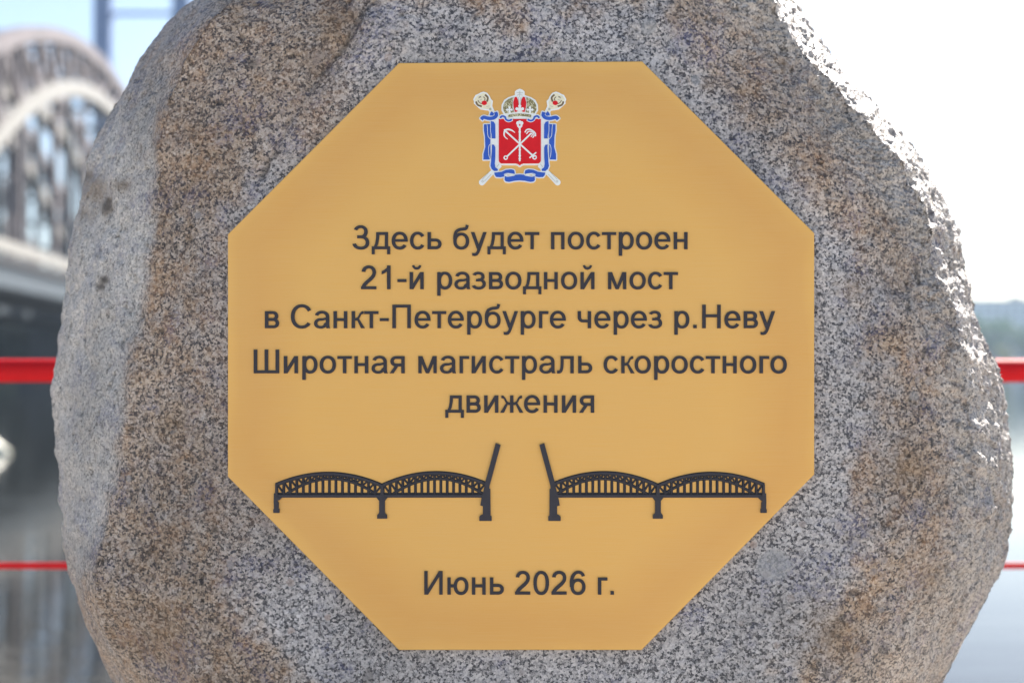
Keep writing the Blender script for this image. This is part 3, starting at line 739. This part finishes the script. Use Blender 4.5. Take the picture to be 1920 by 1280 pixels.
# ------------------------------------------------------------------ railway bridge beyond the left shoulder
M['steel_sunlit'] = simple('sunlit_bridge_steel', (.30, .28, .25), .55, 0, .08, .5)  # sunlight on lower chord and parapet put into this paler colour
M['steel'] = simple('faded_bridge_paint', (.17, .14, .14), .6, 0, .25, .6)
M['steel_grey'] = simple('grey_bridge_paint', (.055, .072, .088), .6, 0, .2, .6)
M['concrete'] = simple('pier_concrete', (.03, .03, .035), .8, 0, .2, .5)
CAMY = camo.location.y
def bridge(label, loc):
    br = empty('railway_bridge', loc, label, 'bridge', 'pair of steel arch railway bridges side by side')
    H0 = 12.0                                     # parapet above the camera height
    def U(s): return H0 + 26.2 - .0039 * (s - 44) ** 2
    def Lw(s): return H0 + 21.5 - .00525 * (s - 46) ** 2
    DX = -.086
    for pl_, xo in enumerate((0.0, -9.0)):
        def P(s, h): return (DX * s + xo, s, h)
        ss = [-37.5 + 163 * k / 22 for k in range(23)]
        def arc(fn, a, b_, w, h, nm, mt):
            m_ = MB(); q = [a + (b_ - a) * i / 40 for i in range(41)]
            for s0, s1 in zip(q, q[1:]): m_.beam(P(s0, fn(s0)), P(s1, fn(s1)), w, h)
            m_.build(nm, mt, br)
        arc(U, -37.5, 125.5, 1.3, 1.5, 'upper_chord', M['steel']); arc(Lw, -17.8, 109.8, 1.5, 1.7, 'lower_chord', M['steel_sunlit'])
        for k, s in enumerate(ss):
            lo_ = max(Lw(s), H0)
            MB().beam(P(s, U(s)), P(s + .01, lo_), .6, .8).build('post', M['steel'], br)
            if Lw(s) > H0 + 1: MB().beam(P(s, Lw(s)), P(s + .01, H0), .45, .7).build('hanger', M['steel_grey'] if k % 2 else M['steel'], br)
            if k < 22:
                t = ss[k + 1]; MB().beam(P(s, U(s)) if k < 11 else P(t, U(t)), P(t, max(Lw(t), H0)) if k < 11 else P(s, lo_), .7, .7).build('diagonal', M['steel'], br)
    for k in range(23):
        s = -37.5 + 163 * k / 22
        MB().beam((DX * s, s, U(s)), (DX * s - 9, s, U(s)), .5, .6).build('cross_brace', M['steel_grey'], br)
    def along(x, h, w, t, nm, mt, a=-130, b_=330):
        MB().beam((DX * a + x, a, h), (DX * b_ + x, b_, h), w, t).build(nm, mt, br)
    along(.6, H0 - .6, .5, 1.2, 'parapet', M['steel_sunlit']); along(-9.6, H0 - .6, .5, 1.2, 'parapet', M['steel_sunlit'])
    along(-4.5, H0 - 1.9, 10.5, .8, 'deck', M['concrete'])
    along(0, H0 - 3.3, .8, 2.2, 'girder', M['steel_grey']); along(-9, H0 - 3.3, .8, 2.2, 'girder', M['steel_grey'])
    along(-4.5, H0 - 4.6, 8, .5, 'lower_bracing', M['concrete'])
    for s in (-38, 126, 250):
        b = MB(); b.box((DX * s - 4.5, s, (H0 - 4.8 - 6) / 2), (15, 5.5, H0 - 4.8 + 6)); b.box((DX * s - 4.5, s, -2), (18, 8, 3.2)); b.build('pier', M['concrete'], br)
    return br
bridge('nearer steel arch railway bridge with pale lower chord left of the boulder', (-48, CAMY + 133, CAM_H))
bridge('farther steel arch railway bridge seen through the nearer arch', (-66, CAMY + 138, CAM_H))
# portal tower of the lifting span
tw = empty('bridge_tower', (0, CAMY + 250, CAM_H), 'tall blue grey steel portal tower rising behind the arch bridge', 'tower')
M['tower'] = simple('blue_grey_tower_paint', (.16, .24, .42), .6, 0, .1, .3)
for X in (-72, -58.2, -44):
    b = MB(); b.box((X, 0, 38), (3.0, 3.0, 84)); b.build('leg', M['tower'], tw)
for z in (62.5, 44, 78): b = MB(); b.box((-58, 0, z), (25.0, .7, .6)); b.build('cross_beam', M['tower'], tw)
b = MB(); b.box((-58, 0, -1.6), (34, 10, 3.4)); b.build('pier', M['concrete'], tw)

# ------------------------------------------------------------------ boat
M['boat'] = simple('cream_boat_paint', (.78, .75, .62), .4, 0, .05, 2)
M['boat_dark'] = simple('boat_deck', (.25, .25, .25), .6, 0, .1, 2)
bt = empty('moored_boat', (-19.2, CAMY + 55, WZ), 'low cream boat whose pointed bow shows under the handrail at the left edge', 'boat')
V = []; ns = 14; prof = [(0, -.35), (.55, -.25), (.85, .1), (1.0, .75)]
for i in range(ns + 1):
    t = i / ns; x = -7.0 * t; w = 1.25 * (1 - (1 - t) ** 2.2) ** .7; sh = .80 - .15 * min(1, t * 1.6)
    for sg in (-1, 1):
        for a, z in prof:
            fl = (1 - t) ** 2
            V.append((x - max(0, z) / .75 * 1.1 * fl - (.4 * fl if z < 0 else 0), sg * w * a * (1 - .25 * fl * (a < .9)), z * sh / .75 if z > 0 else z))
F = []
for i in range(ns):
    for sg in (0, 1):
        for j in range(3):
            a = i * 8 + sg * 4 + j; q = (a, a + 1, a + 9, a + 8); F.append(q if sg else q[::-1])
me = mesh('hull', V, F, True); o = link('hull', me, M['boat'], bt); sm = o.modifiers.new('thick', 'SOLIDIFY'); sm.thickness = .05
dk = MB(); pts = [(-7.0 * i / ns, 1.2 * (1 - (1 - i / ns) ** 2.2) ** .7) for i in range(1, ns + 1)]
dk.v = [(x, w, .52) for x, w in pts] + [(x, -w, .52) for x, w in pts]; k = len(pts); dk.f = [(i, i + 1, k + i + 1, k + i) for i in range(k - 1)]
dk.build('boat_deck', M['boat_dark'], bt)
b = MB(); b.box((-4.6, 0, 1.0), (2.2, 1.5, .95)); b.box((-4.6, 0, 1.5), (2.5, 1.8, .07)); b.build('cabin', M['boat'], bt)
b = MB(); b.tube([(-1.4, 0, .5), (-1.4, 0, .95)], .04, 8); b.build('bow_cleat', M['boat_dark'], bt)

# ------------------------------------------------------------------ far shores, trees, buildings
def land():
    m = N('far_bank_ground'); tc = m.n('TexCoord').outputs['Object']
    m.l(m.ramp(m.noise(tc, .02, 4, .6), [(.35, (.07, .085, .04)), (.65, (.16, .15, .11))]), m.b.inputs['Base Color']); m.b.inputs['Roughness'].default_value = .9
    return m.m
M['land'] = land()
g = MB(); g.box((700, 1900 + 640, -1.4), (3000, 2500, 2.2 * 1.0)); tag(g.build('far_bank', M['land']), kind='structure')
g = MB(); g.box((-560, 1300 + 262, -1.2), (1040, 2600, 2.6)); tag(g.build('left_far_bank', M['land']), kind='structure')
M['leaf'] = simple('far_foliage', (.12, .25, .09), .7, 0, .45, .25)
M['leaf2'] = simple('yellow_green_foliage', (.42, .42, .12), .7, 0, .4, .25)
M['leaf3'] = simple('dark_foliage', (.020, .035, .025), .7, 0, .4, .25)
M['bark'] = simple('bark', (.10, .08, .06), .9, 0, .3, 2)
def crown_mesh(seed, h, r, n=1300, leaf=.95):
    rnd = random.Random(seed); V = []; F = []
    lobes = [(rnd.uniform(-.5, .5) * r, rnd.uniform(-.5, .5) * r, h * rnd.uniform(.38, .85), r * rnd.uniform(.38, .62)) for _ in range(11)]
    for _ in range(n):
        cx, cy, cz, cr = rnd.choice(lobes)
        d = Vector((rnd.gauss(0, 1), rnd.gauss(0, 1), rnd.gauss(0, 1))).normalized() * cr * rnd.random() ** .35
        p = Vector((cx, cy, cz)) + d; a = Vector((rnd.gauss(0, 1), rnd.gauss(0, 1), rnd.gauss(0, 1))).normalized(); b_ = a.orthogonal().normalized(); s = leaf * rnd.uniform(.5, 1.3)
        c = a.cross(b_); k = len(V); V += [p + b_ * s, p - b_ * s * .5 + c * s * .8, p - b_ * s * .5 - c * s * .8, p + a * s * .5]; F += [(k, k + 1, k + 3), (k + 1, k + 2, k + 3), (k + 2, k, k + 3)]
    return mesh('crown', V, F)
def trunk_mesh(seed, h, r):
    rnd = random.Random(seed); m_ = MB(); m_.tube([(0, 0, 0), (.1, .1, h * .3), (0, .2, h * .7)], [.028 * h, .02 * h, .008 * h], 8)
    for k in range(5):
        a = rnd.uniform(0, 6.28); z = h * rnd.uniform(.28, .55); m_.tube([(0, 0, z), (math.cos(a) * r * .5, math.sin(a) * r * .5, z + h * .22)], [.009 * h, .003 * h], 6)
    return mesh('trunk', m_.v, m_.f, True)
CR = [crown_mesh(i, 15, 6.2) for i in range(4)]; TR = [trunk_mesh(i, 15, 6.2) for i in range(4)]
for me in TR: me.materials.append(M['bark'])
variants = {}
def tree(i, X, Y, z, sc, leafm, label, group):
    e = empty('tree', (X, Y, z), label, 'tree', group); e.scale = (sc, sc, sc * random.uniform(.9, 1.1)); e.rotation_euler.z = random.uniform(0, 6)
    key = (i % 4, leafm)
    if key not in variants: me = CR[i % 4].copy(); me.materials.append(M[leafm]); variants[key] = me
    link('crown', variants[key], None, e); link('trunk', TR[i % 4], None, e)
random.seed(11)
pos_words = ['first', 'second', 'third', 'fourth', 'fifth', 'sixth', 'seventh', 'eighth', 'ninth', 'tenth', 'eleventh', 'twelfth', 'thirteenth', 'fourteenth', 'fifteenth', 'sixteenth', 'seventeenth', 'eighteenth', 'nineteenth', 'twentieth']
k = 0
for i in range(72):                                  # right far shore
    X = -110 + i * 9.5 + random.uniform(-4, 4); Y = 690 + random.uniform(-15, 25)
    tree(i, X, Y, -.4, random.uniform(1.2, 1.75), 'leaf', 'green leafy tree in the blurred belt along the far right shore', 'green trees along the far right shore')
tree(1, 231, 665, -.4, .75, 'leaf2', 'yellow green tree in front of the darker belt on the far right shore', None)
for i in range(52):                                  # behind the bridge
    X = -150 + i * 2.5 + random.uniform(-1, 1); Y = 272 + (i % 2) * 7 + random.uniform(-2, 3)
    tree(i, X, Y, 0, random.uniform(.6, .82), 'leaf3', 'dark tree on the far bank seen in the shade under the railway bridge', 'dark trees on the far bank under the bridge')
M['shade_wall'] = simple('shade_block_wall', (.03, .025, .025), .85, 0, .25, .4)
sh = empty('shade_block', (-92, CAMY + 292, 0), 'long low dark block added to darken the left bank under the railway bridge', 'building')  # added block, fills the bright gap below the deck with dark
b = MB(); b.box((0, 0, 4.6), (90, 14, 9.2)); b.build('wall', M['shade_wall'], sh)
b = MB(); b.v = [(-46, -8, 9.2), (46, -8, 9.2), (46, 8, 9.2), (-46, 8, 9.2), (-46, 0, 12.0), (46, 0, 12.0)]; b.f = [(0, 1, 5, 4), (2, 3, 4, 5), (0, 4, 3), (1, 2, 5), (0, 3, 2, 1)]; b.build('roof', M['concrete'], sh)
M['wall'] = simple('haze_pale_wall', (.78, .79, .80), .8, 0, .08, .1)  # pale colour stands in for distance haze over the blocks
M['glass'] = simple('dark_window_glass', (.06, .08, .10), .2, 0, .1, .5)
M['roof'] = simple('grey_roof', (.22, .22, .23), .8, 0, .1, .1)
def block(X, Y, w, d, h, label):
    e = empty('apartment_block', (X, Y, -.4), label, 'building', 'pale blocks behind the far shore trees')
    b = MB(); b.box((0, 0, h / 2), (w, d, h)); b.build('wall', M['wall'], e); b = MB(); b.box((0, 0, h + .5), (w + .8, d + .8, 1.0)); b.box((w * .2, 0, h + 2), (5, 5, 2.4)); b.build('roof', M['roof'], e)
    nw = int(w / 5); nf = int(h / 4.0); m0 = None
    b = MB(); b.box((0, 0, 0), (1.8, .2, 1.9)); me = mesh('window', b.v, b.f); me.materials.append(M['glass'])
    for i in range(nw):
        for j in range(nf): link('window', me, None, e, ((i - (nw - 1) / 2) * 5, -d / 2 - .05, 3 + j * 4.0))
for X, Y, w, h, lb in [(150, 806, 40, 35, 'pale apartment block standing farthest left on the far right shore, behind the boulder'), (192, 800, 40, 34, 'pale apartment block second from the left behind the far shore trees'),
                       (234, 804, 41, 36, 'pale apartment block whose edge touches the boulder outline'), (276, 800, 40, 39, 'tallest pale apartment block, seen just above the handrail at the right edge'),
                       (319, 803, 42, 36, 'pale apartment block just beyond the right edge of the photo'), (364, 800, 44, 34, 'pale apartment block standing farthest right on the shore')]:
    block(X, Y, w, 16, h, lb)

# ------------------------------------------------------------------ river haze
hz = bpy.data.materials.new('river_haze'); hz.use_nodes = True; nt = hz.node_tree
for n_ in list(nt.nodes):
    if n_.type == 'BSDF_PRINCIPLED': nt.nodes.remove(n_)
pv = nt.nodes.new('ShaderNodeVolumePrincipled'); pv.inputs['Color'].default_value = (.66, .82, 1.0, 1); pv.inputs['Density'].default_value = .00021
pv.inputs['Anisotropy'].default_value = .3
nt.links.new(pv.outputs[0], nt.nodes['Material Output'].inputs['Volume'])
b = MB(); b.box((60, 440, 43), (1500, 960, 96)); b.build('haze', hz); tag(bpy.data.objects['haze'], kind='stuff')
